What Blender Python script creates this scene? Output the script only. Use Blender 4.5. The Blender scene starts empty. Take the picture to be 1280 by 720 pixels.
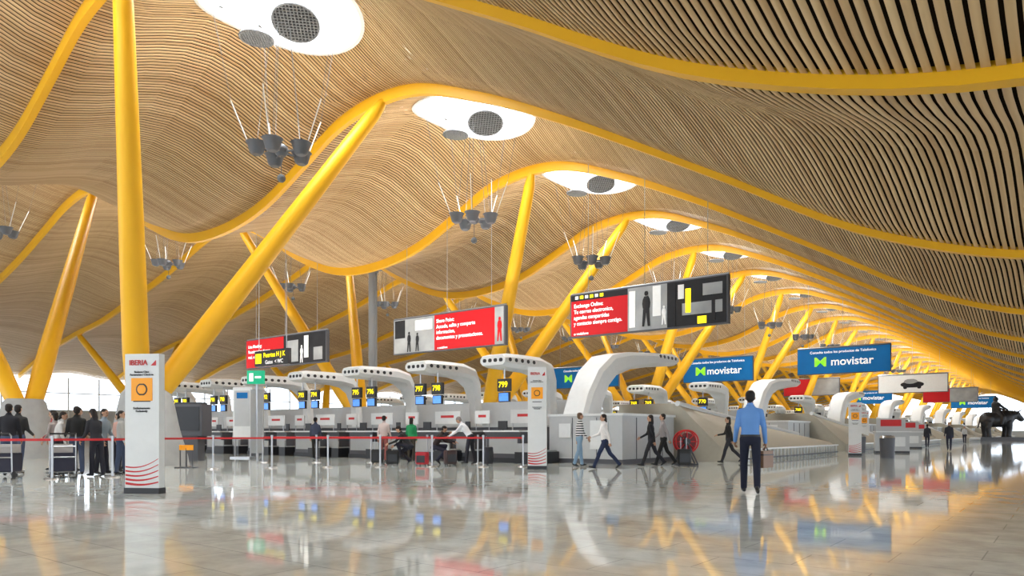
import bpy, math, random
import numpy as np
from mathutils import Vector, Matrix
random.seed(4)
rng=np.random.default_rng(3)
scene=bpy.context.scene
COL=scene.collection
try:
    scene.view_settings.view_transform='Standard'
    scene.view_settings.look='None'
except Exception: pass

CA,SA=0.7893,0.6140
def W(r,f,z=0.0):
    """metres to the right of / ahead of the viewpoint -> hall axes (Y = hall axis)"""
    return Vector((-SA*f+CA*r, CA*f+SA*r, z))

# ---------------------------------------------------------------- materials
def mat(name,col,rough=0.5,metal=0.0,emis=0.0,var=0.06,scale=6.0,spec=0.5,coat=0.0):
    m=bpy.data.materials.new(name); m.use_nodes=True
    nt=m.node_tree; b=nt.nodes['Principled BSDF']
    b.inputs['Roughness'].default_value=rough
    b.inputs['Metallic'].default_value=metal
    b.inputs['Specular IOR Level'].default_value=spec
    b.inputs['Coat Weight'].default_value=coat
    tc=nt.nodes.new('ShaderNodeTexCoord'); n=nt.nodes.new('ShaderNodeTexNoise')
    n.inputs['Scale'].default_value=scale; n.inputs['Detail'].default_value=4
    nt.links.new(tc.outputs['Object'],n.inputs['Vector'])
    r=nt.nodes.new('ShaderNodeMix'); r.data_type='RGBA'
    c=list(col)[:3]
    r.inputs[6].default_value=[max(0,x*(1-var)) for x in c]+[1]
    r.inputs[7].default_value=[min(1,x*(1+var)) for x in c]+[1]
    nt.links.new(n.outputs['Fac'],r.inputs[0])
    nt.links.new(r.outputs[2],b.inputs['Base Color'])
    if emis>0:
        nt.links.new(r.outputs[2],b.inputs['Emission Color'])
        b.inputs['Emission Strength'].default_value=emis
    return m
YEL=mat('yellow_steel',(0.84,0.44,0.015),0.42,var=0.04,scale=1.0,spec=.35)
WHITE=mat('white_lacquer',(0.70,0.71,0.70),0.4)
GREY=mat('grey_panel',(0.36,0.37,0.37),0.45)
LGREY=mat('light_grey_panel',(0.46,0.47,0.47),0.4)
MGREY=mat('mid_grey_steel',(0.20,0.205,0.21),0.5)
DGREY=mat('dark_grey',(0.075,0.075,0.085),0.5)
BLACK=mat('black_plastic',(0.015,0.015,0.018),0.4)
STEEL=mat('steel',(0.45,0.45,0.46),0.3,metal=0.9)
CONC=mat('concrete',(0.34,0.34,0.33),0.8,var=0.15,scale=3)
TAN=mat('tan_cladding',(0.38,0.35,0.28),0.5,var=0.08)
RED=mat('red_print',(0.55,0.012,0.015),0.45)
REDP=mat('red_poster',(0.48,0.01,0.014),0.5,emis=0.05,spec=.2)
GREYP=mat('grey_poster',(0.30,0.31,0.31),0.5,emis=0.1,var=0.6,scale=0.8,spec=.2)
BLKP=mat('black_poster',(0.02,0.02,0.022),0.5,var=0.5,scale=2,spec=.2)
BLUEP=mat('blue_poster',(0.005,0.13,0.36),0.45,emis=0.22,var=0.3,scale=0.6,spec=.2)
WHTP=mat('white_poster',(0.8,0.81,0.8),0.4,emis=0.1)
TXW=mat('white_lettering',(0.95,0.95,0.95),0.5,emis=0.5,var=0)
TXY=mat('yellow_lettering',(1.0,0.80,0.0),0.5,emis=1.3,var=0)
TXR=mat('red_lettering',(0.6,0.02,0.02),0.5,var=0)
TXG=mat('lime_lettering',(0.35,0.75,0.05),0.5,emis=0.4,var=0)
TXK=mat('black_lettering',(0.02,0.02,0.02),0.5,var=0)
ORANGE=mat('orange_print',(0.95,0.36,0.005),0.45,emis=0.05)
GREEN=mat('green_sign',(0.0,0.36,0.18),0.4,emis=0.6)
SCREEN=mat('blue_screen',(0.07,0.24,0.75),0.2,emis=0.9,var=0.4,scale=9)
BRONZE=mat('dark_bronze',(0.03,0.03,0.033),0.4,metal=0.3)
MESHM=mat('reflector_mesh',(0.17,0.175,0.18),0.6,metal=0.0,var=0.3,scale=16,spec=.1)
PLATE=mat('reflector_plate',(0.045,0.048,0.05),0.7,var=0.3,scale=16,spec=.1)
LAMPM=mat('lamp_housing',(0.14,0.145,0.16),0.5,metal=0.2)

def slat_mat():
    m=bpy.data.materials.new('bamboo_slats'); m.use_nodes=True
    nt=m.node_tree; b=nt.nodes['Principled BSDF']; b.inputs['Roughness'].default_value=0.5; b.inputs['Specular IOR Level'].default_value=.3
    tc=nt.nodes.new('ShaderNodeTexCoord')
    mp=nt.nodes.new('ShaderNodeMapping'); mp.inputs['Scale'].default_value=(7,0.04,0.05)
    n=nt.nodes.new('ShaderNodeTexNoise'); n.inputs['Scale'].default_value=1.0; n.inputs['Detail'].default_value=2
    n2=nt.nodes.new('ShaderNodeTexNoise'); n2.inputs['Scale'].default_value=0.12
    r=nt.nodes.new('ShaderNodeValToRGB')
    r.color_ramp.elements[0].position=0.25; r.color_ramp.elements[0].color=(0.45,0.265,0.115,1)
    r.color_ramp.elements[1].position=0.75; r.color_ramp.elements[1].color=(0.72,0.51,0.275,1)
    nt.links.new(tc.outputs['Object'],mp.inputs['Vector']); nt.links.new(mp.outputs[0],n.inputs['Vector'])
    nt.links.new(tc.outputs['Object'],n2.inputs['Vector'])
    a=nt.nodes.new('ShaderNodeMath'); a.operation='ADD'
    s=nt.nodes.new('ShaderNodeMath'); s.operation='MULTIPLY_ADD'; s.inputs[1].default_value=0.4; s.inputs[2].default_value=-0.2
    nt.links.new(n2.outputs['Fac'],s.inputs[0])
    nt.links.new(n.outputs['Fac'],a.inputs[0]); nt.links.new(s.outputs[0],a.inputs[1])
    nt.links.new(a.outputs[0],r.inputs[0]); nt.links.new(r.outputs[0],b.inputs['Base Color'])
    return m
SLAT=slat_mat()
BACK=mat('roof_backing',(0.03,0.021,0.014),0.95,spec=0)

def floor_mat():
    m=bpy.data.materials.new('polished_stone_floor'); m.use_nodes=True
    nt=m.node_tree; b=nt.nodes['Principled BSDF']
    tc=nt.nodes.new('ShaderNodeTexCoord')
    br=nt.nodes.new('ShaderNodeTexBrick'); br.offset=0.5
    br.inputs['Color1'].default_value=(0.65,0.69,0.67,1); br.inputs['Color2'].default_value=(0.72,0.76,0.74,1)
    br.inputs['Mortar'].default_value=(0.46,0.49,0.48,1)
    br.inputs['Scale'].default_value=1.0; br.inputs['Mortar Size'].default_value=0.006
    br.inputs['Brick Width'].default_value=1.2; br.inputs['Row Height'].default_value=0.6
    nt.links.new(tc.outputs['Object'],br.inputs['Vector'])
    n=nt.nodes.new('ShaderNodeTexNoise'); n.inputs['Scale'].default_value=2.2; n.inputs['Detail'].default_value=8; n.inputs['Roughness'].default_value=0.65
    nt.links.new(tc.outputs['Object'],n.inputs['Vector'])
    mx=nt.nodes.new('ShaderNodeMix'); mx.data_type='RGBA'; mx.blend_type='MULTIPLY'; mx.inputs[0].default_value=1
    rp=nt.nodes.new('ShaderNodeValToRGB')
    rp.color_ramp.elements[0].position=0.3; rp.color_ramp.elements[0].color=(0.72,0.72,0.70,1)
    rp.color_ramp.elements[1].position=0.7; rp.color_ramp.elements[1].color=(1.08,1.08,1.07,1)
    nt.links.new(n.outputs['Fac'],rp.inputs[0])
    nt.links.new(br.outputs['Color'],mx.inputs[6]); nt.links.new(rp.outputs[0],mx.inputs[7])
    nt.links.new(mx.outputs[2],b.inputs['Base Color'])
    b.inputs['Roughness'].default_value=0.05; b.inputs['IOR'].default_value=1.36
    n3=nt.nodes.new('ShaderNodeTexNoise'); n3.inputs['Scale'].default_value=1.3; n3.inputs['Detail'].default_value=2
    nt.links.new(tc.outputs['Object'],n3.inputs['Vector'])
    bp=nt.nodes.new('ShaderNodeBump'); bp.inputs['Strength'].default_value=0.02; bp.inputs['Distance'].default_value=0.02
    nt.links.new(n3.outputs['Fac'],bp.inputs['Height']); nt.links.new(bp.outputs[0],b.inputs['Normal'])
    return m
FLOOR=floor_mat()

# ---------------------------------------------------------------- mesh builder
class MB:
    def __init__(s): s.v=[]; s.f=[]; s.m=[]
    def add(s,vs,fs,mi=0):
        o=len(s.v); s.v+= [tuple(v) for v in vs]
        for f in fs: s.f.append(tuple(i+o for i in f)); s.m.append(mi)
    def box(s,c,d,mi=0,rz=0.0,rx=0.0):
        R=Matrix.Rotation(rz,3,'Z')@Matrix.Rotation(rx,3,'X'); c=Vector(c)
        vs=[c+R@Vector((x*d[0]/2,y*d[1]/2,z*d[2]/2)) for x in(-1,1) for y in(-1,1) for z in(-1,1)]
        s.add(vs,[(0,1,3,2),(4,6,7,5),(0,4,5,1),(2,3,7,6),(0,2,6,4),(1,5,7,3)],mi)
    def loft(s,rings,mi=0,cap=True):
        n=len(rings[0]); vs=[p for r in rings for p in r]; fs=[]
        for i in range(len(rings)-1):
            for j in range(n):
                k=(j+1)%n; fs.append((i*n+j,i*n+k,(i+1)*n+k,(i+1)*n+j))
        if cap:
            fs.append(tuple(range(n))[::-1]); fs.append(tuple((len(rings)-1)*n+j for j in range(n)))
        s.add(vs,fs,mi)
    def tube(s,p,q,r1,r2=None,mi=0,n=12):
        if r2 is None: r2=r1
        p=Vector(p); q=Vector(q); d=(q-p)
        if d.length<1e-6: return
        d.normalize(); a=d.orthogonal().normalized(); b=d.cross(a)
        ring=lambda c,r:[c+(a*math.cos(2*math.pi*i/n)+b*math.sin(2*math.pi*i/n))*r for i in range(n)]
        s.loft([ring(p,r1),ring(q,r2)],mi)
    def ell(s,c,r,mi=0,n=12,R=None):
        c=Vector(c); rings=[]; m=max(4,n//2)
        if not hasattr(r,'__len__'): r=(r,r,r)
        for i in range(1,m):
            th=math.pi*i/m; ring=[]
            for j in range(n):
                ph=2*math.pi*j/n
                p=Vector((r[0]*math.sin(th)*math.cos(ph),r[1]*math.sin(th)*math.sin(ph),-r[2]*math.cos(th)))
                if R is not None: p=R@p
                ring.append(c+p)
            rings.append(ring)
        s.loft(rings,mi)
    def cap(s,p,q,r1,r2,mi=0,n=10):
        s.ell(p,r1,mi,n); s.ell(q,r2,mi,n); s.tube(p,q,r1,r2,mi,n)
    def mesh(s,name,mats,smooth=True,ang=40):
        me=bpy.data.meshes.new(name); me.from_pydata(s.v,[],s.f)
        for m in mats: me.materials.append(m)
        me.polygons.foreach_set('material_index',s.m)
        me.polygons.foreach_set('use_smooth',[smooth]*len(s.f))
        me.update()
        if smooth:
            try: me.set_sharp_from_angle(angle=math.radians(ang))
            except Exception: pass
        return me
    def obj(s,name,mats,loc=(0,0,0),rz=0,parent=None,smooth=True):
        return place(name,s.mesh(name,mats,smooth),loc,rz,parent)
def place(name,me,loc=(0,0,0),rz=0,parent=None,scale=None):
    o=bpy.data.objects.new(name,me); COL.objects.link(o); o.location=loc; o.rotation_euler=(0,0,rz)
    if scale: o.scale=scale
    if parent: o.parent=parent
    return o
def empty(name,loc=(0,0,0),rz=0):
    o=bpy.data.objects.new(name,None); COL.objects.link(o); o.location=loc; o.rotation_euler=(0,0,rz); return o
def txt(body,size,loc,m,parent=None,rz=0,align='CENTER',name='lettering',sx=1.0):
    c=bpy.data.curves.new(name,'FONT'); c.body=body; c.size=size; c.extrude=0.004; c.align_x=align; c.align_y='CENTER'
    c.offset=size*0.012
    c.materials.append(m)
    o=bpy.data.objects.new(name,c); COL.objects.link(o); o.location=loc; o.rotation_euler=(math.pi/2,0,rz); o.scale=(sx,1,1)
    if parent: o.parent=parent
    return o

# ---------------------------------------------------------------- roof
EYE=1.07
TP=[(-17,10.9),(-11,7.5),(-6,4.5),(-2,3.38),(0.5,3.42),(3.4,4.3),(7,6.35),(9,7.5),(11.9,9.1),(15,10.6),(18.3,11.72),(20.3,11.75),(22,11.45),(24.1,10.55),(26.8,9.45),(30,8.9),(33.5,9.1),(37,10.4),(40.5,12.3),(44,13.6),(47,13.4),(51,12.3),(55,11.2),(59,10.3),(64,9.2),(70,8.4),(76,7.3),(84,5.2)]
tx=np.array([p[0] for p in TP],float); tz=np.array([p[1] for p in TP])+EYE
tg=np.gradient(tz,tx)
def zc(t):
    t=np.clip(np.asarray(t,float),tx[0],tx[-1]); i=np.clip(np.searchsorted(tx,t)-1,0,len(tx)-2)
    h=tx[i+1]-tx[i]; u=(t-tx[i])/h
    return (2*u**3-3*u**2+1)*tz[i]+(u**3-2*u**2+u)*h*tg[i]+(-2*u**3+3*u**2)*tz[i+1]+(u**3-u**2)*h*tg[i+1]
def dep(t): return np.interp(t,[0,8,16,20],[0.15,0.18,0.32,0.42])
def bump(t): return np.interp(t,[-16,0,10,16,22,30,44,58,72,84],[.5,.6,.7,1.3,1.3,1.1,.7,1.1,.5,.5])
Y0=8.56
def surf(t,l): return zc(t)+dep(t)+bump(t)*np.sin(np.pi*(np.asarray(l)-Y0)/9.0)**2
SKY=[19.1,44.0]; SR=2.4
NB0,NB1=-2,28
def strips(pitch,wfrac,dz,thick):
    tt=np.linspace(-16.5,83.5,8000); zz=zc(tt)
    s=np.concatenate([[0],np.cumsum(np.hypot(np.diff(tt),np.diff(zz)))])
    n=int(s[-1]/pitch); cs=(np.arange(n)+.5)*pitch
    ta=np.interp(cs-pitch*wfrac/2,s,tt); tb=np.interp(cs+pitch*wfrac/2,s,tt); tm=(ta+tb)/2
    V=[];F=[];off=0
    for b in range(NB0,NB1):
        l0=Y0+9*b; l1=l0+9; mid=l0+4.5
        nseg=5 if b<8 else 2
        c=np.zeros(n)
        for s0 in SKY:
            q=SR**2-(tm-s0)**2; c=np.where(q>0,np.sqrt(np.maximum(q,0)),c)
        for side in (0,1):
            a=np.full(n,l0) if side==0 else mid+c
            e=mid-c if side==0 else np.full(n,l1)
            L=a[:,None]+(e-a)[:,None]*np.linspace(0,1,nseg+1)[None,:]
            TA=np.repeat(ta[:,None],nseg+1,1); TB=np.repeat(tb[:,None],nseg+1,1)
            ZA=surf(TA,L)+dz; ZB=surf(TB,L)+dz
            ring=[np.stack([-TA,L,ZA],-1),np.stack([-TB,L,ZB],-1)]
            if thick>0: ring+= [np.stack([-TB,L,ZB+thick],-1),np.stack([-TA,L,ZA+thick],-1)]
            k=len(ring); R=np.stack(ring,2)
            V.append(R.reshape(-1,3))
            idx=np.arange(n*(nseg+1)*k).reshape(n,nseg+1,k)+off
            off+=n*(nseg+1)*k
            pairs=[(0,1)] if k==2 else [(0,1),(1,2),(3,0)]
            for (p,q) in pairs:
                F.append(np.stack([idx[:,:-1,p],idx[:,1:,p],idx[:,1:,q],idx[:,:-1,q]],-1).reshape(-1,4))
    return np.concatenate(V),np.concatenate(F)
def npmesh(name,V,F,m):
    me=bpy.data.meshes.new(name)
    me.vertices.add(len(V)); me.vertices.foreach_set('co',V.astype(np.float32).ravel())
    me.loops.add(F.size); me.loops.foreach_set('vertex_index',F.astype(np.int32).ravel())
    me.polygons.add(len(F)); me.polygons.foreach_set('loop_start',np.arange(0,F.size,4,dtype=np.int32))
    me.materials.append(m); me.update(calc_edges=True); return me
ceil=empty('ceiling')
V,F=strips(0.128,0.66,0.0,0.012); place('bamboo_slats',npmesh('bamboo_slats',V,F,SLAT),parent=ceil)
V,F=strips(0.27,1.02,0.26,0.0); place('roof_deck',npmesh('roof_deck',V,F,BACK),parent=ceil)

# beams
mb=MB(); rings=[]
for t in np.arange(-16.5,83.6,0.6):
    z=float(zc(t)); d=float(dep(t)); w=0.10
    rings.append([Vector((-t,-w,z)),Vector((-t,w,z)),Vector((-t,w*.8,z+d+.06)),Vector((-t,-w*.8,z+d+.06))])
mb.loft(rings); bm_=mb.mesh('roof_beam',[YEL])
for b in range(-1,NB1+1): place('roof_beam',bm_,(0,Y0+9*b,0))

# skylights
for si,s0 in enumerate(SKY):
    mb=MB(); N=40; lo=[];hi=[];lo2=[];hi2=[]
    zt=float(surf(s0,Y0+4.5))+.6
    for i in range(N):
        a=2*math.pi*i/N
        def pt(r,z): return Vector((-(s0+r*math.cos(a)),r*math.sin(a),z))
        zs=float(surf(s0+SR*math.cos(a),Y0+4.5+SR*math.sin(a)))
        lo.append(pt(SR-.03,zs-.06)); hi.append(pt(SR-.08,zt+.12))
        lo2.append(pt(SR+.10,zs-.06)); hi2.append(pt(SR+.10,zs+.5))
    mb.loft([hi2,lo2,lo,hi],0,False)
    for k in range(-3,4):
        o_=k*.66; hl=math.sqrt(SR**2-o_**2)
        mb.tube((-s0+o_,-hl,zt),(-s0+o_,hl,zt),0.028,None,1,5); mb.tube((-s0-hl,o_,zt),(-s0+hl,o_,zt),0.028,None,1,5)
    sk=mb.mesh('skylight_ring',[WHITE,GREY])
    lm=MB(); zs0=float(surf(s0,Y0+4.5)); zl=float(zc(s0))-3.15
    for dx,dy,dzz,rr in ((0.42,0.22,-1.0,.70),(-.55,-.5,-1.45,.5)):
        c=Vector((-s0+dx,dy,zs0+dzz)); nrm=Vector((-.22,.25,1) if rr>.6 else (.05,0,1)).normalized()
        a_=nrm.orthogonal().normalized(); b_=nrm.cross(a_)
        lm.tube(c+nrm*.02,c+nrm*.035,rr*.98,rr*.98,3,28)
        for k in range(-6,7):
            o_=k*rr/6.6; hl=math.sqrt(max(rr*rr-o_*o_,0))
            lm.tube(c+a_*o_-b_*hl,c+a_*o_+b_*hl,.018,None,1,4)
            lm.tube(c+b_*o_-a_*hl,c+b_*o_+a_*hl,.018,None,1,4)
        for k in range(24):
            p0=c+(a_*math.cos(k*math.pi/12)+b_*math.sin(k*math.pi/12))*rr; p1=c+(a_*math.cos((k+1)*math.pi/12)+b_*math.sin((k+1)*math.pi/12))*rr
            lm.tube(p0,p1,.03,None,1,5)
        for k in range(3):
            p0=c+(a_*math.cos(k*2.09)+b_*math.sin(k*2.09))*rr
            lm.tube(p0,Vector((-s0+SR*.95*math.cos(k*2.09+.5),SR*.95*math.sin(k*2.09+.5),zs0+.3)),.006,None,0,4)
    c0=Vector((-s0,0,zl))
    for k in range(5):
        a=k*2*math.pi/5+.3; c=c0+Vector((math.cos(a)*.72,math.sin(a)*.72,0.10*math.sin(3*k)))
        n=16; rg=lambda r,z:[c+Vector((r*math.cos(2*math.pi*i/n),r*math.sin(2*math.pi*i/n),z)) for i in range(n)]
        lm.loft([rg(.13,-.24),rg(.2,-.18),rg(.28,.10),rg(.32,.13),rg(.28,.14),rg(.17,-.1)],0)
        lm.tube(c0+Vector((0,0,-.05)),c+Vector((0,0,-.05)),.03,None,0,6)
        out=c0+Vector((math.cos(a)*1.45,math.sin(a)*1.45,1.35))
        lm.tube(c+Vector((math.cos(a)*.2,math.sin(a)*.2,0)),out,.018,None,2,5)
        lm.tube(out,Vector((-s0+SR*.9*math.cos(a),SR*.9*math.sin(a),zs0+.2)),.006,None,0,4)
        lm.tube(c,Vector((-s0+.2*math.cos(a),.2*math.sin(a),zs0-.2)),.008,None,0,4)
    lm.ell(c0,(.22,.22,.2),0); lm.tube(c0,c0+Vector((0,0,-.75)),.012,None,0,5); lm.ell(c0+Vector((0,0,-.85)),.13,1)
    lmm=lm.mesh('pendant_luminaire',[LAMPM,MESHM,WHITE,PLATE])
    for b in range(-1,24 if si==0 else 12):
        y=Y0+4.5+9*b
        so=place('skylight_ring',sk,(0,y,0))
        L=bpy.data.lights.new('skylight_lens','AREA'); L.shape='DISK'; L.size=SR*1.9; L.energy=1500 if si==0 else 900; L.color=(.92,.97,1)
        lo_=bpy.data.objects.new('skylight_lens',L); COL.objects.link(lo_); lo_.location=(-s0,0,zt+.1); lo_.parent=so
        o=place('pendant_luminaire',lmm,(0,y,0))
        L=bpy.data.lights.new('uplight','AREA'); L.shape='DISK'; L.size=0.9; L.energy=190 if si==0 else 110; L.color=(1,.90,.78)
        lo_=bpy.data.objects.new('uplight',L); COL.objects.link(lo_); lo_.location=(-s0,0,zl+.3); lo_.rotation_euler=(math.pi,0,0); lo_.parent=o

# V columns: splayed pair from one concrete pier to two beams
def vcol(tb,th):
    m=MB()
    zh=float(zc(th))+.1
    for off,sgn in((-2.84,-1),(6.16,1)):
        p=Vector((-tb,sgn*.3,2.3)); q=Vector((-th,off,zh))
        d=(q-p); a=d.normalized().orthogonal().normalized(); b=d.normalized().cross(a); n=20; rs=[]
        for u,r in((0,.34),(.12,.39),(.35,.365),(.7,.30),(.95,.25),(.985,.19),(1,.13)):
            c=p+d*u; rs.append([c+(a*math.cos(2*math.pi*i/n)+b*math.sin(2*math.pi*i/n))*r for i in range(n)])
        m.loft(rs,0)
    n=28; rg=lambda r,z,e=1.0:[Vector((-tb+r*math.cos(2*math.pi*i/n),r*e*math.sin(2*math.pi*i/n),z)) for i in range(n)]
    m.loft([rg(1.3,0),rg(1.25,.3),rg(1.0,1.2),rg(.8,1.9,1.1),rg(.66,2.35,1.2),rg(.55,2.5,1.2)],1)
    return m.mesh('v_column',[YEL,CONC])
for tb,th,nn in((24.2,19.5,13),(35.0,43.5,12),(62,69,8)):
    me=vcol(tb,th)
    for k in range(0,nn): place('v_column',me,(0,11.4+18*k,0))

# ---------------------------------------------------------------- room shell
m=MB(); m.box((-33,125,-.1),(102,280,.2)); m.obj('floor',[FLOOR],smooth=False)
def facade(name,x0,y0,x1,y1,hfun,base,step=3.0):
    m=MB(); L=math.hypot(x1-x0,y1-y0); n=int(L/step); a=math.atan2(y1-y0,x1-x0)
    for i in range(n+1):
        u=i/n; x=x0+(x1-x0)*u; y=y0+(y1-y0)*u; h=hfun(x,y)
        m.box((x,y,h/2),(.12,.22,h),0,a)
    for z in ([base] if base>0 else [])+[3.4,5.2]:
        m.box(((x0+x1)/2,(y0+y1)/2,z),(L,.1,.1),0,a)
    if base>0: m.box(((x0+x1)/2,(y0+y1)/2,base/2),(L,.15,base),1,a)
    m.obj(name,[WHITE,LGREY],smooth=False)
hf=lambda x,y: float(zc(-x))+.3
facade('wall_left',-83,-14,-83,262,hf,3.4)
facade('wall_right',16.2,-14,16.2,262,hf,0.3)
facade('wall_far',-83,261.5,16,261.5,hf,1.6)
facade('wall_back',-83,-11,16,-11,hf,0.5)

# ---------------------------------------------------------------- check-in gantries
def rrect(c,n_,up,w,h,bev):
    pts=[]; ux=Vector((1,0,0))
    for sx,sz in((1,1),(-1,1),(-1,-1),(1,-1)):
        seq=[(sx*w/2,sz*(h/2-bev)),(sx*(w/2-bev),sz*h/2)]
        if sx*sz<0: seq.reverse()
        for x,z in seq: pts.append(c+ux*x+up*z)
    return pts
def arm_mesh(name,path,width,legw):
    m=MB(); rs=[]
    P=[Vector((0,y,z)) for y,z,h in path]
    for i,(y,z,h) in enumerate(path):
        t=(P[min(i+1,len(P)-1)]-P[max(i-1,0)]).normalized(); up=Vector((1,0,0)).cross(t)
        w=legw if i<3 else (legw+(width-legw)*min(1,(i-2)/2.))
        rs.append(rrect(P[i],t,up,w,h,min(.14,h*.32)))
    m.loft(rs,0)
    ye,ze,he=path[-1]; sgn=-1 if ye<path[0][0] else 1
    for sd in(-1,1):
        for k in range(5):
            c=Vector((sd*(width/2-.01),ye-sgn*(.3+.36*k),ze+.02))
            m.ell(c,(.02,.12,.085),1,10)
    for k in range(4):
        m.ell((-width/2+.2+(width-.4)*k/3,ye,ze),(.09,.03,.08),1,10)
    return m.mesh(name,[WHITE,BLACK])
A_f=arm_mesh('gantry_arm',[(.35,0,.5),(.3,1.2,.42),(.2,2.4,.38),(-.0,3.1,.40),(-.4,3.52,.50),(-1.1,3.66,.54),(-2.1,3.67,.52),(-3.1,3.67,.48),(-3.35,3.67,.34)],1.15,.6)
A_end=arm_mesh('end_gantry_arm',[(-1.9,0,1.25),(-1.7,1.2,1.15),(-1.25,2.3,1.0),(-.7,3.1,.88),(.1,3.65,.8),(1.3,3.92,.68),(3.3,4.12,.56),(5.2,4.25,.5),(5.5,4.27,.34)],1.2,1.1)
def desk_mesh():
    m=MB()
    m.box((0,0,.55),(1.5,.75,1.1),1); m.box((0,-.05,1.13),(1.65,.95,.06),0); m.box((0,-.385,.62),(1.3,.03,.6),2)
    m.box((0,-.4,.09),(1.5,.05,.16),3)
    m.box((1.3,-.1,.2),(.85,1.5,.4),3); m.box((1.3,-.1,.42),(.7,1.45,.05),2)
    m.box((1.3,-.82,.55),(.75,.06,.3),2)
    m.box((-.45,.15,1.35),(.42,.05,.32),3); m.tube((-.45,.17,1.16),(-.45,.17,1.3),.03,None,3,8)
    m.box((.3,.55,1.68),(1.35,.05,.5),0); m.tube((-.3,.55,0),(-.3,.55,1.45),.025,None,4,8); m.tube((.9,.55,0),(.9,.55,1.45),.025,None,4,8)
    m.box((.3,.52,1.72),(.7,.01,.1),5)
    return m.mesh('check_in_desk',[WHITE,DGREY,GREY,BLACK,STEEL,RED])
DESK=desk_mesh()
def sign_mesh():
    m=MB()
    m.box((0,0,2.82),(.56,.14,.46),0); m.box((0,0,2.38),(.5,.1,.36),0); m.box((0,-.055,2.38),(.43,.01,.29),1)
    m.tube((0,0,3.0),(0,0,3.5),.03,None,2,8); m.box((0,0,2.58),(.06,.05,.1),2)
    return m.mesh('number_display',[BLACK,SCREEN,STEEL])
SIGN=sign_mesh()
def end_block_mesh():
    m=MB()
    m.box((-13.5,23.5,.83),(3.0,4.0,1.66),0); m.box((-13.5,23.5,1.7),(3.1,4.1,.08),1); m.box((-13.5,23.5,.08),(3.04,4.04,.16),2)
    for k in range(1,3): m.box((-15+k,21.49,.85),(.02,.02,1.5),2)
    for k in range(1,4): m.box((-11.99,21.5+k,.85),(.02,.02,1.5),2)
    m.box((-12.9,21.47,1.0),(.7,.03,1.0),1); m.box((-14.3,21.47,1.15),(.5,.03,.5),1)
    return m.mesh('end_block',[LGREY,WHITE,DGREY])
ENDB=end_block_mesh()
def wedge_mesh():
    m=MB(); N=14; rings=[]
    for i in range(N+1):
        u=i/N; y=25.7+13.6*u; h=2.15-1.2*u**.9; x_in=-11.9+.5*u; e=0
        if i==0: e=.7
        if i==N: e=.6; h*=.7
        rings.append([Vector((-9.4-e,y,0)),Vector((-9.4-e,y,.45)),Vector((-9.6-e,y,.6)),Vector((x_in,y,h)),Vector((x_in-.4,y,h+.06)),Vector((-14.5,y,h+.06)),Vector((-14.5,y,0))])
    m.loft(rings,0)
    for k in range(28):
        y=26.2+k*.46; m.box((-9.37,y,.22),(.06,.05,.42),1)
    m.box((-9.3,32.3,.46),(.1,12.6,.06),1); m.box((-9.3,32.3,.12),(.08,12.6,.05),2)
    for i in range(N):
        u=i/N; u2=(i+1)/N
        a=Vector((-11.95+.5*u,25.7+13.6*u,2.2-1.2*u**.9)); b=Vector((-11.95+.5*u2,25.7+13.6*u2,2.2-1.2*u2**.9))
        m.tube(a,b,.11,None,1,8)
    return m.mesh('baggage_belt_housing',[TAN,WHITE,DGREY])
WEDGE=wedge_mesh()
nums=[['799'],['797','798'],['795','796'],['793','794'],['791','792'],['790'],['788','789'],['786','787']]
for k in range(9):
    e=empty('check_in_desk_row',(0,18*k,0))
    na=8 if k<4 else 5
    for j in range(na):
        x=-16.4-3.9*j
        place('gantry_arm',A_f,(x,23.3,0),parent=e)
        place('desk',DESK,(x+.2,20.7,0),parent=e); place('desk_front_pair',DESK,(x-1.9,20.9,0),parent=e,scale=(.55,1,1))
        xs=[-.05] if j==0 else [-.48,.48]
        for q,dx in enumerate(xs):
            place('number_display',SIGN,(x+dx,20.7,0),parent=e)
            if k<3:
                s=nums[j][q%len(nums[j])] if k==0 else str(780-10*k-2*j+q)
                txt(s,.30,(x+dx,20.61,2.83),TXY,e,sx=.95,name='desk_number')
    m=MB(); ln=3.9*na; m.box((-15.2-ln/2,23.65,.65),(ln,1.2,1.3),0); m.box((-15.2-ln/2,23.65,1.33),(ln,1.3,.06),1)
    m.box((-15.4-ln/2,24.35,1.2),(ln,.12,2.4),1)
    m.obj('spine_wall',[DGREY,LGREY],parent=e,smooth=False)
    place('end_block',ENDB,parent=e); place('end_gantry_arm',A_end,(-14.25,24.0,0),parent=e)
    L=bpy.data.lights.new('uplight_strip','AREA'); L.shape='RECTANGLE'; L.size=ln; L.size_y=.35; L.energy=1350; L.color=(1,.94,.86)
    lo_=bpy.data.objects.new('uplight_strip',L); COL.objects.link(lo_); lo_.location=(-15.2-ln/2,23.65,4.3); lo_.rotation_euler=(math.pi,0,0); lo_.parent=e
    place('belt_housing',WEDGE,(0,0,0),parent=e)

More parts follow.
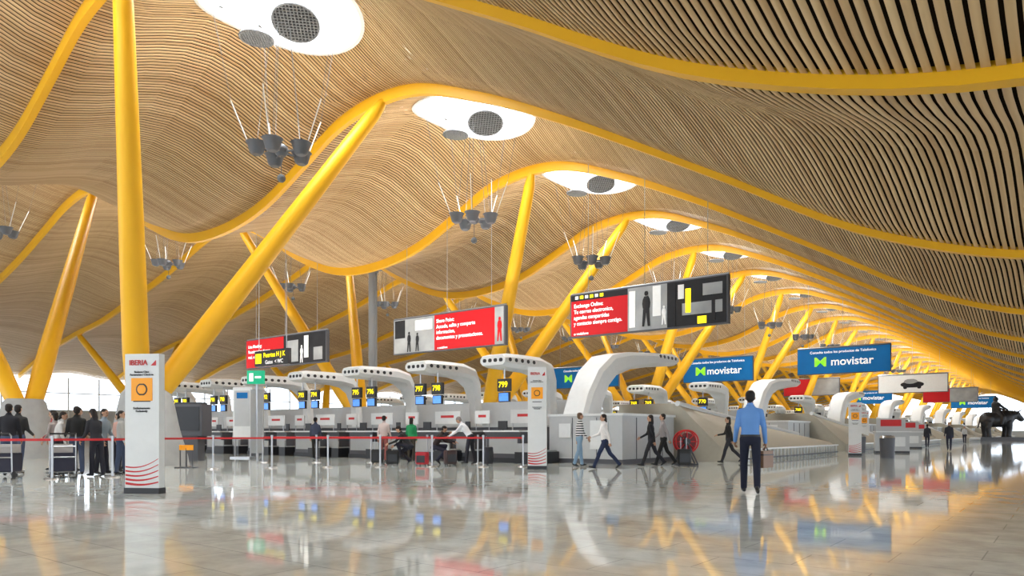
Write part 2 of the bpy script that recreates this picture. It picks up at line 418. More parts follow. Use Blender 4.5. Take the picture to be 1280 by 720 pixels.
# ---------------------------------------------------------------- hanging banners
def banner(name,tr,tl,y,z0,z1,kind):
    w=tl-tr; h=z1-z0; xc=-(tr+tl)/2; zc_=(z0+z1)/2
    e=empty(name,(xc,y,zc_))
    m=MB(); m.box((0,0,0),(w,.22,h),0); 
    mats=[DGREY,REDP,GREYP,BLKP,BLUEP,WHTP,ORANGE,TXY]
    def panel(a,b,c,d,mi,o=0): m.box((-w/2+w*(a+b)/2,-.12-o,-h/2+h*(c+d)/2),(w*(b-a),.02+o,h*(d-c)),mi)
    def person_(cx,b0,t0,mi=3):
        x=-w/2+w*cx; zb=-h/2+h*b0; hh=h*(t0-b0)
        m.ell((x,-.14,zb+hh*.66),(hh*.13,.03,hh*.24),mi,12)
        m.add([(x-.1*hh,-.15,zb+hh*.5),(x+.1*hh,-.15,zb+hh*.5),(x+.13*hh,-.15,zb),(x+.05*hh,-.15,zb),(x,-.15,zb+hh*.4),(x-.06*hh,-.15,zb),(x-.13*hh,-.15,zb)],[(0,6,5,4),(0,4,1),(4,3,2,1)],mi)
        m.ell((x,-.14,zb+hh*.95),(hh*.065,.02,hh*.08),mi,10)
    if kind=='big':
        panel(.01,.4,.03,.97,1); panel(.01,.4,.84,.97,3,.01); panel(.4,.7,.03,.97,2); panel(.7,.99,.03,.97,3)
        panel(.74,.97,.25,.5,2,.01); panel(.76,.79,.3,.8,7,.012); panel(.715,.75,.6,.9,5,.012); panel(.86,.97,.62,.86,2,.012)
        panel(.41,.45,.1,.9,5,.01); panel(.56,.61,.3,.95,5,.005); panel(.65,.70,.03,.97,3,.01)
        panel(.83,.88,.05,.2,7,.012); panel(.91,.93,.1,.55,3,.014)
        person_(.52,.1,.85); person_(.63,.1,.5,5)
        for i,s in enumerate(['Exchange Online:','Tu correo electronico,','agendas compartidas','y contacto siempre contigo.']):
            txt(s,.235,(-w/2+w*.03,-.15,h*.22-i*.25),TXW,e,align='LEFT',name='text_line',sx=.88)
        txt('o vodafone',.16,(-w/2+w*.03,-.15,-h*.42),TXW,e,align='LEFT',name='text_line')
        for i in range(6): panel(.04+i*.035,.062+i*.035,.88,.95,7 if i%2 else 5,.02)
    elif kind=='mid':
        panel(.01,.4,.03,.97,2); panel(.4,.92,.03,.97,1); panel(.92,.99,.03,.97,2); panel(.02,.12,.45,.95,3,.01); panel(.22,.38,.62,.9,5,.01)
        person_(.16,.05,.6); person_(.24,.05,.55,3); person_(.96,.1,.7,1)
        for i,s in enumerate(['Share Point:','Accede, edita y comparte','informacion,','documentos y presentaciones.']):
            txt(s,.26,(-w/2+w*.42,-.15,h*.3-i*.28),TXW,e,align='LEFT',name='text_line',sx=.95)
        txt('o vodafone',.15,(-w/2+w*.43,-.15,-h*.42),TXW,e,align='LEFT',name='text_line')
    elif kind=='small':
        panel(.01,.5,.03,.97,1); panel(.5,.99,.03,.97,3); panel(.55,.68,.1,.8,2,.01); panel(.75,.8,.2,.9,5,.01); panel(.86,.96,.1,.5,2,.01)
        person_(.72,.05,.6,5)
        for i,s in enumerate(['Live Meeting:','Reuniones en tiempo','real, estes donde estes.']):
            txt(s,.28,(-w/2+w*.04,-.15,h*.25-i*.33),TXW,e,align='LEFT',name='text_line')
    elif kind=='blue':
        panel(.005,.995,.03,.97,4)
        txt('movistar',h*.42,(w*.1,-.14,-h*.05),TXW,e,name='text_line')
        txt('M',h*.5,(-w*.24,-.14,-h*.05),TXG,e,name='logo_mark',sx=1.3)
        txt('Consulta todos los productos de Telefonica',h*.13,(0,-.14,h*.33),TXW,e,name='text_line')
    elif kind=='car':
        panel(.01,.99,.03,.97,5)
        m.ell((0,-.15,-h*.05),(w*.17,.04,h*.18),3,16); m.ell((-w*.02,-.16,h*.1),(w*.1,.04,h*.16),2,14)
        m.ell((-w*.1,-.17,-h*.2),(h*.1,.04,h*.1),3,12); m.ell((w*.1,-.17,-h*.2),(h*.1,.04,h*.1),3,12)
    elif kind=='red': panel(.01,.5,.03,.97,1); panel(.5,.99,.03,.97,2)
    m.obj('panel',mats,parent=e,smooth=False)
    m=MB()
    for sx in(-.38,0,.38):
        t=-(xc+sx*w); m.tube((sx*w,0,h/2),(sx*w,0,float(surf(t,y))-zc_),.015,None,0,5)
    m.tube((-w/2,.0,h/2+.03),(w/2,0,h/2+.03),.05,None,0,6)
    m.obj('suspension_cables',[STEEL],parent=e)
banner('hanging_banner',10.1,17.1,26.2,5.15,7.0,'big')
banner('hanging_banner',20.7,28.2,26.2,5.15,7.0,'mid')
banner('hanging_banner',33.8,42.0,26.2,5.15,7.0,'small')
banner('hanging_banner',9.8,16.0,55,5.3,7.2,'blue')
banner('hanging_banner',19.3,25.0,55,5.1,7.0,'blue')
banner('hanging_banner',31,38,55,5.1,7.0,'blue')
banner('hanging_banner',9.8,16.2,84,5.2,7.1,'car')
banner('hanging_banner',20,26,84,5.2,7.1,'red')
banner('hanging_banner',9.8,16.2,113,5.2,7.1,'red')
banner('hanging_banner',9.8,16.2,142,5.2,7.1,'blue')
banner('hanging_banner',20,26,113,5.2,7.1,'blue')

# direction sign + exit sign
e=empty('direction_sign',(-32.2,21.5,4.9))
m=MB(); m.box((0,0,0),(2.9,.2,.8),0); m.box((-1.1,-.11,0),(.5,.02,.5),1)
for sx in(-1.2,1.2): m.tube((sx,0,.4),(sx,0,8.5-4.25+.6),.02,None,2,5)
m.obj('panel',[BLACK,TXY,STEEL],parent=e,smooth=False)
txt('Puertas H J K',.34,(.3,-.12,.14),TXY,e); txt('Gates  < WC',.28,(.3,-.12,-.22),TXW,e)
p=W(-9.6,27.0)
e=empty('exit_sign',(p.x,p.y,0)); m=MB(); m.box((0,0,3.15),(.66,.12,.5),0); m.tube((0,.1,0),(0,.1,3.4),.05,None,2,10); m.box((-.15,-.07,3.15),(.16,.01,.3),1); m.box((.12,-.07,3.15),(.24,.01,.08),1)
m.box((0,.1,1.5),(.5,.08,2.4),3)
m.obj('panel',[GREEN,TXW,STEEL,GREY],parent=e,smooth=False); e.rotation_euler=(0,0,.5)
p=W(-11.4,30.5)
m=MB(); m.box((0,0,1.9),(.85,.08,2.2),0); m.box((0,-.05,2.1),(.7,.01,1.5),1); m.tube((-.35,0,0),(-.35,0,.9),.03,None,2,8); m.tube((.35,0,0),(.35,0,.9),.03,None,2,8); m.box((0,0,.03),(.9,.5,.06),2); m.box((0,-.056,2.65),(.5,.01,.25),3)
m.obj('poster_stand',[WHITE,LGREY,STEEL,BLUEP],(p.x,p.y,0),.5,smooth=False)
hm=float(surf(32,28.0))
m=MB(); m.tube((0,0,0),(0,0,hm+.02),.25,.25,0,24); m.tube((0,0,0),(0,0,.3),.36,.36,0,24); m.tube((0,0,hm-.3),(0,0,hm),.32,.32,0,24); m.box((.27,0,hm/2),(.06,.12,hm-1),0)
m.obj('service_mast',[MGREY],(-32,28.0,0))
p=W(-12.2,27.4); m=MB(); m.box((0,0,1.55),(1.25,.7,1.2),0); m.box((0,0,.5),(.8,.5,1.0),0); m.box((0,-.36,1.6),(1.05,.02,.9),1); m.box((0,.0,2.18),(1.0,.5,.08),1)
m.obj('display_cabinet',[DGREY,BLACK],(p.x,p.y,0),.55,smooth=False)

# ---------------------------------------------------------------- totems
def totem(name,loc,w,h,rz):
    e=empty(name,loc,rz); d=.16
    m=MB(); m.box((0,0,h/2+.04),(w,d,h-.08),0); m.box((0,0,.05),(w+.02,d+.04,.1),1)
    m.box((0,-d/2-.003,h*.745),(w*.62,.006,w*.62),2); m.ell((0,-d/2-.008,h*.745),(w*.17,.006,w*.17),3,16); m.ell((0,-d/2-.012,h*.745),(w*.13,.006,w*.13),2,16)
    m.box((0,-d/2-.003,h*.66),(w*.5,.006,.02),3)
    for k in range(5):
        z0=.16+k*.075; N=12; t_=.045-.005*k
        for i in range(N):
            f=lambda u:z0+.18*(.2+.16*k)*((u)**2)+(-.03*math.sin(u*3.1))*(1)
            u0=i/N;u1=(i+1)/N
            xs0=-w/2+.01+(w-.02)*u0; xs1=-w/2+.01+(w-.02)*u1
            y=-d/2-.004
            m.add([(xs0,y,f(u0)),(xs1,y,f(u1)),(xs1,y,f(u1)+t_*(1-.5*u1)),(xs0,y,f(u0)+t_*(1-.5*u0))],[(0,1,2,3)],4)
    m.obj('body',[WHITE,BLACK,ORANGE,TXK,RED],parent=e,smooth=False)
    txt('IBERIA',w*.2,(-w*.1,-d/2-.01,h*.935),TXR,e,name='lettering',sx=.95)
    m=MB(); m.add([(w*.26,-d/2-.005,h*.915),(w*.42,-d/2-.005,h*.915),(w*.42,-d/2-.005,h*.955)],[(0,1,2)],0); m.obj('tail_mark',[RED],parent=e)
    txt('Business Class\nFacturacion / Check-in',w*.075,(0,-d/2-.01,h*.86),TXK,e,name='small_print')
    txt('Exclusivamente\nExclusively',w*.08,(0,-d/2-.01,h*.6),TXK,e,name='small_print')
p=W(-6.5,12.75); totem('totem_sign',(p.x,p.y,0),.65,2.46,.52)
p=W(.75,21.2); totem('totem_sign',(p.x,p.y,0),.55,3.0,.5)
for (r,f) in ((16.2,34.0),(22.5,46)):
    p=W(r,f); totem('totem_sign',(p.x,p.y,0),.55,2.5,.3)

# ---------------------------------------------------------------- belt barriers
def barrier(pts):
    e=empty('belt_barrier'); m=MB()
    for p in pts:
        m.tube(p,p+Vector((0,0,.95)),.03,None,0,10); m.tube(p,p+Vector((0,0,.03)),.17,.15,0,18); m.tube(p+Vector((0,0,.93)),p+Vector((0,0,1.0)),.04,None,0,10)
    for a,b in zip(pts,pts[1:]):
        d=(b-a); c=(a+b)/2; m.box((c.x,c.y,.91),(d.length,.006,.055),1,math.atan2(d.y,d.x))
    m.obj('posts_and_belts',[STEEL,RED],parent=e)
barrier([W(.35,22.8),W(-.9,22.6),W(-2.5,22.5),W(-4.1,22.4),W(-5.7,22.3),W(-7.3,21.9),W(-8.8,21.2),W(-9.7,19.2),W(-9.6,17.3),W(-10.6,16.6),W(-12.6,16.1)])
barrier([W(-1.2,25.4),W(-3,25.5),W(-5,25.6),W(-7,25.8),W(-9,26)])
p=W(-9.95,22.0); m=MB(); m.box((0,0,.62),(.45,.04,.16),0); m.tube((0,0,0),(0,0,.6),.025,None,1,8); m.box((0,0,.015),(.6,.3,.03),1); m.tube((-.2,0,.03),(-.2,0,.58),.02,None,1,6); m.tube((.2,0,.03),(.2,0,.58),.02,None,1,6)
m.obj('notice_stand',[ORANGE,DGREY],(p.x,p.y,0),.5)

# hose reel
p=W(5.75,23.8); e=empty('hose_reel',(p.x,p.y,0),.66); m=MB()
def ringpts(c,r,ax,n=28):
    return [c+Vector((math.cos(2*math.pi*i/n)*r,0,math.sin(2*math.pi*i/n)*r)) for i in range(n)]
for y in(-.16,.16):
    c=Vector((0,y,.78)); P=ringpts(c,.37,None)
    for i in range(28): m.tube(P[i],P[(i+1)%28],.028,None,0,6)
    P2=ringpts(c,.12,None,8)
    for i in range(8): m.tube(P2[i],ringpts(c,.37,None,8)[i],.018,None,0,5)
for k in range(6): 
    c=Vector((0,-.13+.052*k,.78)); m.tube(c,c+Vector((0,.045,0)),.29,None,3,24)
m.tube((0,-.22,.78),(0,.22,.78),.11,None,1,16)
for sx in(-1,1):
    for y in(-.2,.2): m.tube((0,y,.78),(sx*.35,y,.02),.025,None,2,6)
m.tube((-.35,-.2,.03),(.35,-.2,.03),.025,None,2,6); m.tube((-.35,.2,.03),(.35,.2,.03),.025,None,2,6)
m.obj('reel',[RED,BLACK,DGREY,mat('dark_red_hose',(.16,.01,.01),.5)],parent=e)

for r,f in((15.9,30.5),(18.6,38.5)):
    p=W(r,f); m=MB(); m.tube((0,0,0),(0,0,.85),.27,.3,0,20); m.tube((0,0,.85),(0,0,.95),.31,.26,1,20); m.tube((0,0,.95),(0,0,.97),.16,.16,0,16)
    m.obj('litter_bin',[DGREY,STEEL],(p.x,p.y,0))
for r,f,s in((20.3,38.5,1),(27.5,50,1),(35,62,1.1)):
    p=W(r,f); m=MB()
    m.box((0,0,.55),(1.6,.7,1.1),0); m.box((0,-.05,1.13),(1.75,.85,.06),1); m.box((0,-.36,.6),(1.2,.02,.5),1); m.box((0,.3,1.5),(1.4,.08,.7),0); m.box((0,.25,1.6),(1.0,.02,.35),2)
    m.box((0,0,.05),(1.62,.72,.1),4)
    m.obj('service_kiosk',[LGREY,WHITE,RED,BLUEP,BLACK],(p.x,p.y,0),.3,smooth=False)

# ---------------------------------------------------------------- remeshing helper
def remesh(mb,vox,it=4):
    me=mb.mesh('tmp',[],False); o=bpy.data.objects.new('tmp',me); COL.objects.link(o)
    md=o.modifiers.new('r','REMESH'); md.mode='VOXEL'; md.voxel_size=vox
    sm=o.modifiers.new('s','SMOOTH'); sm.factor=.5; sm.iterations=it
    dg=bpy.context.evaluated_depsgraph_get(); dg.update()
    ev=o.evaluated_get(dg); me2=bpy.data.meshes.new_from_object(ev)
    bpy.data.objects.remove(o); bpy.data.meshes.remove(me)
    return me2
_mc={}
def cm(kind,col,rough=.8):
    k=(kind,tuple(col))
    if k not in _mc: _mc[k]=mat(kind,col,rough,var=.12,scale=5,spec=.3)
    return _mc[k]
def stripe_mat():
    m=mat('striped_knit',(.5,.5,.5),.8); nt=m.node_tree; b=nt.nodes['Principled BSDF']
    tc=nt.nodes.new('ShaderNodeTexCoord'); w=nt.nodes.new('ShaderNodeTexWave'); w.bands_direction='Z'; w.inputs['Scale'].default_value=4.2
    r=nt.nodes.new('ShaderNodeValToRGB'); r.color_ramp.interpolation='CONSTANT'; r.color_ramp.elements[0].color=(.02,.02,.03,1); r.color_ramp.elements[1].position=.5; r.color_ramp.elements[1].color=(.75,.75,.72,1)
    nt.links.new(tc.outputs['Object'],w.inputs['Vector']); nt.links.new(w.outputs['Fac'],r.inputs[0]); nt.links.new(r.outputs[0],b.inputs['Base Color']); return m
STRIPE=stripe_mat()

def person(name,loc,face,H=1.72,lean=3,legs=((18,6),(-16,22)),arms=((-14,14,7),(14,20,7)),top=(.1,.1,.1),bottom=(.03,.03,.05),hair=(.015,.01,.008),skin=(.5,.28,.18),shoes=(.02,.02,.02),sleeve='long',hair_len=0,vox=.017,topmat=None,fem=False,belt=False):
    s=H/1.75; A=math.radians
    base=MB(); parts=[]   # cats: 0 top 1 bottom 2 skin 3 hair 4 shoes
    def seg(p,q,r1,r2,cat):
        base.cap(p,q,r1,r2,0,12); parts.append(('s',(p.copy(),q.copy(),r1,r2),cat))
    Hc=Vector((0,0,0)); la=A(lean)
    def T(x,y,z): return Hc+Vector((x,y*math.cos(la)+z*math.sin(la),-y*math.sin(la)+z*math.cos(la)))*s
    hw=.088; feet=[]
    for side,(th,kn) in zip((-1,1),legs):
        hip=Vector((side*hw,0,-.0))*s
        d1=Vector((side*.03,math.sin(A(th)),-math.cos(A(th)))); k=hip+d1*.43*s
        sh=A(th-kn); d2=Vector((0,math.sin(sh),-math.cos(sh))); a=k+d2*.415*s
        seg(hip,k,.090*s,.066*s,1); 
        mid=k.lerp(a,.35)+Vector((0,-.012*s,0))
        seg(k,mid,.066*s,.063*s,1); seg(mid,a,.063*s,.055*s,1)
        pit=min(0,sh)*.9 if sh<0 else max(0,sh*.7)
        fd=Vector((side*.12,math.cos(pit),math.sin(pit))).normalized(); dn=Vector((0,math.sin(pit),-math.cos(pit)))
        hl=a-fd*.045*s+dn*.045*s; toe=a+fd*.15*s+dn*.055*s; ball=a+fd*.08*s+dn*.048*s
        seg(a+dn*.03*s,hl,.036*s,.036*s,4); seg(hl,ball,.036*s,.038*s,4); seg(ball,toe,.038*s,.028*s,4)
        feet+= [hl.z-.036*s,toe.z-.028*s]
    wF=.90 if fem else 1.0
    R=[(-.11,.10,.085),(-.05,.155,.112),(.03,.162,.115),(.13,.148*wF,.105),(.25,.152*wF,.112),(.36,.166*wF,.122 if fem else .118),(.44,.168*wF,.108),(.50,.145*wF,.088),(.54,.095,.070),(.585,.056,.055)]
    rings=[]
    for z,w,d in R: rings.append([T(w*math.cos(2*math.pi*i/20),d*math.sin(2*math.pi*i/20),z) for i in range(20)])
    base.loft(rings,0)
    parts.append(('s',(T(0,0,-.08),T(0,0,.045),.15*s,.15*s),1)); parts.append(('s',(T(0,0,.055),T(0,0,.49),.15*s,.14*s),0))
    seg(T(0,-.005,.54),T(0,.012,.65),.053*s,.050*s,2)
    Rm=Matrix.Rotation(-la,3,'X')
    def E(c,r,cat):
        c=T(*c); r=[q*s for q in r]; base.ell(c,r,0,14,Rm); parts.append(('e',(c,r),cat))
    E((0,.0,.735),(.075,.093,.095),2); E((0,.03,.662),(.052,.06,.058),2)
    seg(T(0,.09,.715),T(0,.104,.69),.010*s,.016*s,2)
    for sd in(-1,1): E((sd*.078,-.002,.70),(.012,.02,.032),2)
    E((0,-.02,.757),(.084,.096,.086),3)
    if hair_len>0:
        E((0,-.062,.68),(.082,.052,.10),3); E((0,-.075,.60),(.085,.04,hair_len),3)
    else: E((0,-.045,.70),(.078,.062,.072),3)
    hands=[]
    for side,(sw,el,ab) in zip((-1,1),arms):
        so=T(side*.165*wF,0,.463)
        a1=A(sw); d1=Vector((side*math.sin(A(ab)),math.sin(a1),-math.cos(a1)*math.cos(A(ab)))).normalized()
        elb=so+d1*.285*s; a2=A(sw+el); d2=Vector((side*math.sin(A(ab*.4)),math.sin(a2),-math.cos(a2))).normalized()
        wr=elb+d2*.25*s
        seg(T(side*.09*wF,0,.485),so,.055*s,.060*s,0)
        if sleeve=='short':
            mid=so.lerp(elb,.7); seg(so,mid,.058*s,.054*s,0); seg(mid,elb,.042*s,.038*s,2); seg(elb,wr,.038*s,.026*s,2)
        else:
            seg(so,elb,.057*s,.048*s,0); seg(elb,wr,.046*s,.036*s,0)
        acr=Vector((0,1,0))-d2*d2.y
        if acr.length<.2: acr=Vector((1,0,0))-d2*d2.x
        acr.normalize(); pn=d2.cross(acr).normalized()
        if pn.x*side>0: pn=-pn
        pc=wr+d2*.05*s
        seg(wr+d2*.02*s,wr+d2*.04*s,.026*s,.028*s,2)
        for o_ in(-.018,.018): seg(pc+acr*o_*s-d2*.01*s,pc+acr*o_*s+d2*.03*s,.019*s,.019*s,2)
        hands.append((wr,d2,acr,pn,pc))
    z0=min(feet)
    me=remesh(base,vox); n=len(me.vertices)
    co=np.empty(n*3,np.float32); me.vertices.foreach_get('co',co); co=co.reshape(-1,3)
    D=[];C=[]
    for ty,d,cat in parts:
        if ty=='s':
            p,q,r1,r2=d; p=np.array(p);q=np.array(q); v=q-p; L=max(v@v,1e-9); u=np.clip(((co-p)@v)/L,0,1)
            D.append(np.linalg.norm(co-(p+u[:,None]*v),axis=1)-(r1+(r2-r1)*u))
        else:
            c,r=d; D.append((np.linalg.norm((co-np.array(c))/np.array(r),axis=1)-1)*min(r))
        C.append(cat)
    cat=np.array(C)[np.argmin(np.array(D),0)]
    nf=len(me.polygons); li=np.empty(len(me.loops),np.int32); me.loops.foreach_get('vertex_index',li)
    ls=np.empty(nf,np.int32); me.polygons.foreach_get('loop_start',ls)
    fm=cat[li[ls]]
    mats=[topmat or cm('fabric_top',top),cm('fabric_bottom',bottom),cm('skin',skin,.5),cm('hair',hair,.6),cm('shoe',shoes,.4),cm('eye',(.02,.015,.01),.2),cm('lips',(.35,.1,.08),.5)]
    x=MB()
    for (wr,d2,acr,pn,pc) in hands:
        for o_,ln in((-.028,.058),(-.010,.07),(.010,.074),(.028,.066)):
            st=pc+(d2*.032+acr*o_)*s; m1=st+(d2*.85+pn*.35).normalized()*ln*.55*s; m2=m1+(d2*.45+pn*.85).normalized()*ln*.5*s
            x.cap(st,m1,.0095*s,.0088*s,2,6); x.cap(m1,m2,.0088*s,.0072*s,2,6)
        st=pc+(acr*.03-d2*.015)*s; m1=st+(acr*.6+d2*.6+pn*.5).normalized()*.035*s; m2=m1+(d2*.8+pn*.5).normalized()*.028*s
        x.cap(st,m1,.012*s,.0105*s,2,6); x.cap(m1,m2,.0105*s,.008*s,2,6)
    for sd in(-1,1): x.ell(T(sd*.031,.083,.718),.011*s,5,8); x.cap(T(sd*.045,.083,.738),T(sd*.02,.09,.741),.005*s,.005*s,3,6)
    x.ell(T(0,.083,.655),(.022*s,.01*s,.007*s),6,8)
    Nb=20
    def band(z,w,d,h,mi):
        r1=[T(w*math.cos(2*math.pi*i/Nb),d*math.sin(2*math.pi*i/Nb),z) for i in range(Nb)]; r2=[T(w*math.cos(2*math.pi*i/Nb),d*math.sin(2*math.pi*i/Nb),z+h) for i in range(Nb)]
        x.loft([r1,r2],mi,False)
    band(.555,.066,.064,.035,0)
    if belt: band(.035,.167,.12,.035,4)
    lt=np.empty(nf,np.int32); me.polygons.foreach_get('loop_total',lt)
    full=MB(); full.v=[tuple(v) for v in co.tolist()]
    full.f=[tuple(li[a:a+b].tolist()) for a,b in zip(ls,lt)]; full.m=[int(q) for q in fm]
    full.add(x.v,x.f,0)
    for i in range(len(x.m)): full.m[nf+i]=x.m[i]
    bpy.data.meshes.remove(me)
    me=full.mesh(name,mats,True,180)
    o=place(name,me,(loc[0],loc[1],-z0),A(face))
    hw_=[]
    Rz=Matrix.Rotation(A(face),3,'Z')
    for (wr,d2,acr,pn,pc) in hands: hw_.append(Rz@(pc+d2*.06*s)+Vector((loc[0],loc[1],-z0)))
    return o,hw_

# main walking man, seen from behind, case in the right hand
o,h=person('walking_man',W(4.22,12.75),22,H=1.80,lean=2,legs=((10,4),(-9,16)),arms=((-2,34,12),(6,10,13)),top=(.13,.29,.62),bottom=(.012,.014,.03),hair=(.012,.01,.01),skin=(.34,.18,.11),vox=.0105,belt=True)
hp=h[1]
m=MB(); m.box((0,0,-.2),(.10,.40,.30),0); m.box((0,0,-.12),(.11,.41,.02),1)
for y in(-.07,.07): m.tube((0,y,-.05),(0,y*.7,.0),.01,None,1,6)
m.tube((0,-.05,0),(0,.05,0),.012,None,1,6)
m.obj('briefcase',[mat('brown_leather',(.22,.12,.07),.5),BLACK],(hp.x,hp.y,hp.z),-.1,smooth=False)
def P(name,r,f,face,**k): return person(name,W(r,f),face,**k)
P('walking_woman',2.76,21.4,128,H=1.68,fem=True,lean=4,legs=((26,4),(-24,18)),arms=((-22,10,8),(25,45,8)),top=(.75,.72,.70),bottom=(.02,.03,.07),hair_len=.13)
P('walking_person',2.12,22.6,-40,H=1.68,lean=2,legs=((10,4),(-8,12)),arms=((-8,10,8),(8,30,8)),topmat=STRIPE,bottom=(.22,.33,.45),hair=(.12,.07,.04))
P('walking_woman',4.45,23.0,120,H=1.68,fem=True,legs=((22,4),(-20,20)),arms=((-18,10,8),(20,40,8)),top=(.015,.015,.018),bottom=(.02,.02,.025),hair_len=.12)
P('walking_man',4.95,23.5,125,H=1.72,legs=((20,4),(-18,20)),arms=((-25,10,8),(15,30,8)),top=(.35,.32,.32),bottom=(.02,.02,.02))
P('walking_woman',7.65,25.4,120,H=1.66,fem=True,legs=((20,4),(-22,24)),arms=((-18,10,8),(20,60,8)),top=(.02,.02,.02),bottom=(.03,.03,.035),hair_len=.08)
P('standing_woman',-3.72,26.6,40,H=1.62,fem=True,legs=((3,2),(-3,4)),top=(.02,.25,.09),bottom=(.05,.04,.03),hair_len=.12,arms=((5,40,8),(0,10,8)))
P('standing_person',-4.7,26.4,30,H=1.68,legs=((3,2),(-3,4)),top=(.55,.45,.42),bottom=(.25,.08,.07))
P('crouching_person',-3.4,24.0,120,H=1.68,lean=35,legs=((100,120),(60,110)),top=(.02,.02,.02),bottom=(.02,.02,.03),arms=((40,30,10),(30,30,10)))
P('crouching_person',-2.65,24.5,-40,H=1.7,lean=30,legs=((95,118),(70,115)),top=(.03,.02,.02),bottom=(.03,.03,.05),arms=((40,40,10),(50,30,10)))
P('bending_man',-1.4,24.4,110,H=1.74,lean=38,legs=((12,6),(-4,8)),top=(.72,.73,.75),bottom=(.03,.03,.04),hair=(.25,.22,.2),arms=((40,20,8),(55,20,8)))
P('standing_person',-8.2,30,20,H=1.7,legs=((3,2),(-3,4)),top=(.05,.06,.1),bottom=(.03,.03,.03))
# left crowd
cr=[(-12.3,17.6,60,(.02,.02,.025),0,1.76),(-11.75,18.6,110,(.35,.3,.28),.1,1.6),(-11.45,18.1,-30,(.6,.58,.55),.1,1.6),(-11.0,18.2,80,(.02,.02,.02),0,1.72),(-10.6,18.6,-60,(.25,.30,.34),0,1.68),(-10.15,17.6,100,(.025,.025,.03),.12,1.66),(-10.05,18.5,-40,(.42,.42,.40),.1,1.62),(-11.9,19.6,0,(.10,.06,.05),0,1.75),(-10.9,19.9,30,(.5,.3,.25),0,1.65),(-12.9,18.8,45,(.03,.03,.03),0,1.78),(-12.9,20.4,150,(.3,.05,.05),0,1.7),(-11.3,21,170,(.4,.4,.45),.1,1.64)]
for i,(r,f,fa,tc_,hl,H) in enumerate(cr):
    P('standing_woman' if hl else 'standing_man',r,f,fa,H=H,fem=hl>0,legs=((5,3),(-5,5)) if i%2 else ((8,4),(-3,4)),lean=2+6*(i%3),arms=((5,30+8*(i%4),9),(10,50 if i%2 else 12,8)),top=tc_,bottom=(.025,.025,.035) if i%3 else (.06,.08,.14),hair_len=hl,skin=(.5,.3,.2))
for r,f,fa in((30,52,0),(37,66,40),(25.5,42,180),(44,70,180),(16.5,47,100)):
    P('distant_traveller',r,f,fa,top=random.choice([(.03,.03,.04),(.4,.1,.1),(.5,.5,.5)]),vox=.03)

# luggage
def suitcase(name,loc,rz,col,h=.6,handle=True):
    m=MB(); rs=[]
    for z,k in((.05,.9),(.09,1),(h-.03,1),(h,.9)):
        w,d=.42*k,.24*k; b=.05
        rs.append([Vector((x,y,z)) for x,y in((w/2-b,-d/2),(w/2,-d/2+b),(w/2,d/2-b),(w/2-b,d/2),(-w/2+b,d/2),(-w/2,d/2-b),(-w/2,-d/2+b),(-w/2+b,-d/2))])
    m.loft(rs,0)
    for sx in(-.15,.15):
        m.tube((sx,.09,.03),(sx+.03,.09,.03),.03,None,1,10); m.tube((sx,-.09,0),(sx,-.09,.06),.015,None,1,6)
        if handle: m.tube((sx*.6,.1,h),(sx*.6,.1,h+.38),.008,None,2,6)
    if handle: m.tube((-.1,.1,h+.38),(.1,.1,h+.38),.014,None,1,6)
    m.box((0,-.125,h*.5),(.3,.02,h*.5),1)
    m.obj(name,[cm('luggage_shell',col,.5),BLACK,STEEL],(loc.x,loc.y,0),rz)
suitcase('wheeled_suitcase',W(5.5,23.0),.6,(.02,.02,.02),.55)
suitcase('wheeled_suitcase',W(-2.9,23.3),.3,(.4,.02,.03),.45,False)
suitcase('wheeled_suitcase',W(-3.9,23.5),.8,(.02,.02,.02),.5,False)
suitcase('wheeled_suitcase',W(-4.6,24.6),.8,(.03,.03,.03),.5)
suitcase('wheeled_suitcase',W(-.8,23.8),1.8,(.03,.03,.04),.6)
suitcase('wheeled_suitcase',W(-2.0,23.4),1.2,(.05,.03,.03),.5,False)
def trolley(loc,rz):
    m=MB(); r=.016
    for sx in(-.26,.26):
        m.tube((sx,-.45,.12),(sx*.7,.45,.15),r,None,0,6); m.tube((sx,-.45,.12),(sx,-.5,1.0),r,None,0,6); m.tube((sx,-.5,1.0),(sx,-.6,1.05),r,None,0,6)
        m.tube((sx,-.4,.1),(sx+.03,-.4,.1),.09,None,1,12)
    m.tube((-.26,-.6,1.05),(.26,-.6,1.05),.02,None,1,8); m.tube((-.26,-.47,.5),(.26,-.47,.5),r,None,0,6); m.tube((-.26,-.48,.75),(.26,-.48,.75),r,None,0,6)
    m.tube((-.02,.42,.08),(.02,.42,.08),.08,None,1,12)
    for k in range(5): m.tube((-.24+.01*k,-.35+.18*k,.15),(.24-.01*k,-.35+.18*k,.15),r,None,0,6)
    m.box((0,-.1,.38),(.45,.6,.42),2); m.box((0,-.05,.7),(.4,.5,.2),3)
    m.obj('luggage_trolley',[STEEL,BLACK,cm('luggage_shell',(.04,.04,.06)),cm('luggage_shell',(.45,.42,.40))],(loc.x,loc.y,0),rz)
trolley(W(-10.75,17.25),1.2); trolley(W(-11.9,17.0),.9)

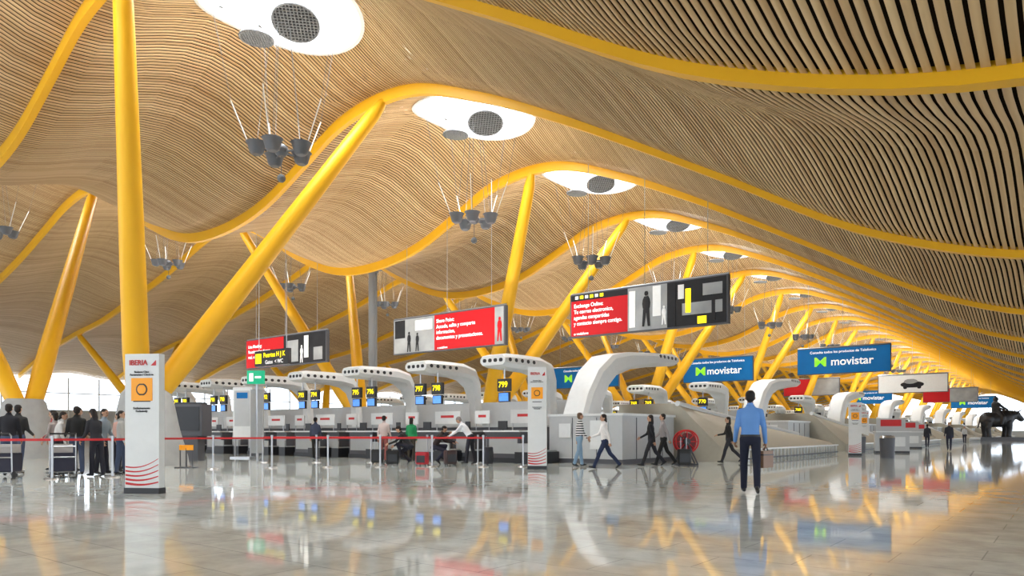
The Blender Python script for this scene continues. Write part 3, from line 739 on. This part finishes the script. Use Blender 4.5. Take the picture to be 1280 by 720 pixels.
# ---------------------------------------------------------------- bull sculpture with rider
m=MB()
m.ell((0,0,2.3),(1.75,1.0,1.05),0,20); m.ell((1.0,0,2.5),(1.1,.95,1.1),0,20); m.ell((-1.1,0,2.35),(1.0,.95,1.0),0,20)
m.cap((1.6,0,2.8),(2.3,0,2.9),.75,.55,0,16); m.cap((2.3,0,2.9),(2.95,0,2.35),.48,.34,0,14)
for sy in(-.55,.55):
    for xx,sg in((1.15,1),(-1.25,-1)):
        m.cap((xx,sy,1.9),(xx+.1*sg,sy,1.1),.48,.34,0,12); m.cap((xx+.1*sg,sy,1.1),(xx,sy,.3),.32,.28,0,12); m.tube((xx,sy,0),(xx,sy,.35),.36,.3,0,12)
    m.cap((2.35,sy*.7,3.3),(2.6,sy*1.6,3.6),.13,.06,0,8); m.ell((2.15,sy*1.1,3.1),(.12,.25,.12),0,8)
m.cap((-2.0,0,2.6),(-2.35,0,1.2),.12,.1,0,8)
m.cap((-.1,0,3.4),(-.2,0,4.3),.5,.45,0,14); m.ell((-.15,0,5.0),(.33,.32,.38),0,14); m.cap((-.2,0,4.5),(-.15,0,4.9),.2,.2,0,10)
for sy in(-1,1):
    m.cap((0,sy*.4,3.4),(.3,sy*1.0,2.6),.34,.27,0,10); m.cap((.3,sy*1.0,2.6),(.1,sy*1.05,1.7),.25,.16,0,10)
    m.cap((-.15,sy*.5,4.45),(.4,sy*.7,3.9),.2,.16,0,10); m.cap((.4,sy*.7,3.9),(1.1,sy*.4,3.6),.16,.12,0,10)
me=remesh(m,.07,5); me.materials.append(BRONZE)
me.polygons.foreach_set('use_smooth',[True]*len(me.polygons))
e=empty('bull_sculpture',tuple(W(64,95)),math.radians(30)); place('bull_and_rider',me,(0,0,.5),parent=e)
m=MB(); m.box((0,0,.25),(5.2,2.8,.5),0); m.obj('plinth',[DGREY],parent=e,smooth=False)

# ---------------------------------------------------------------- world & camera
w=bpy.data.worlds.new('sky'); scene.world=w; w.use_nodes=True; nt=w.node_tree
bg=nt.nodes['Background']; tc=nt.nodes.new('ShaderNodeTexCoord'); sp=nt.nodes.new('ShaderNodeSeparateXYZ'); rp=nt.nodes.new('ShaderNodeValToRGB')
rp.color_ramp.elements[0].position=0.0; rp.color_ramp.elements[0].color=(.78,.88,1,1)
rp.color_ramp.elements[1].position=.6; rp.color_ramp.elements[1].color=(.97,.99,1,1)
nt.links.new(tc.outputs['Generated'],sp.inputs[0]); nt.links.new(sp.outputs['Z'],rp.inputs[0]); nt.links.new(rp.outputs[0],bg.inputs['Color'])
bg.inputs['Strength'].default_value=2.9

cd=bpy.data.cameras.new('camera'); cam=bpy.data.objects.new('camera',cd); COL.objects.link(cam)
cd.sensor_width=36; cd.lens=36*900/1280; cd.shift_y=181/1280; cd.clip_end=600; cd.clip_start=.05
cam.location=(0,0,EYE); cam.rotation_euler=(math.pi/2,0,math.atan2(700,900))
scene.camera=cam
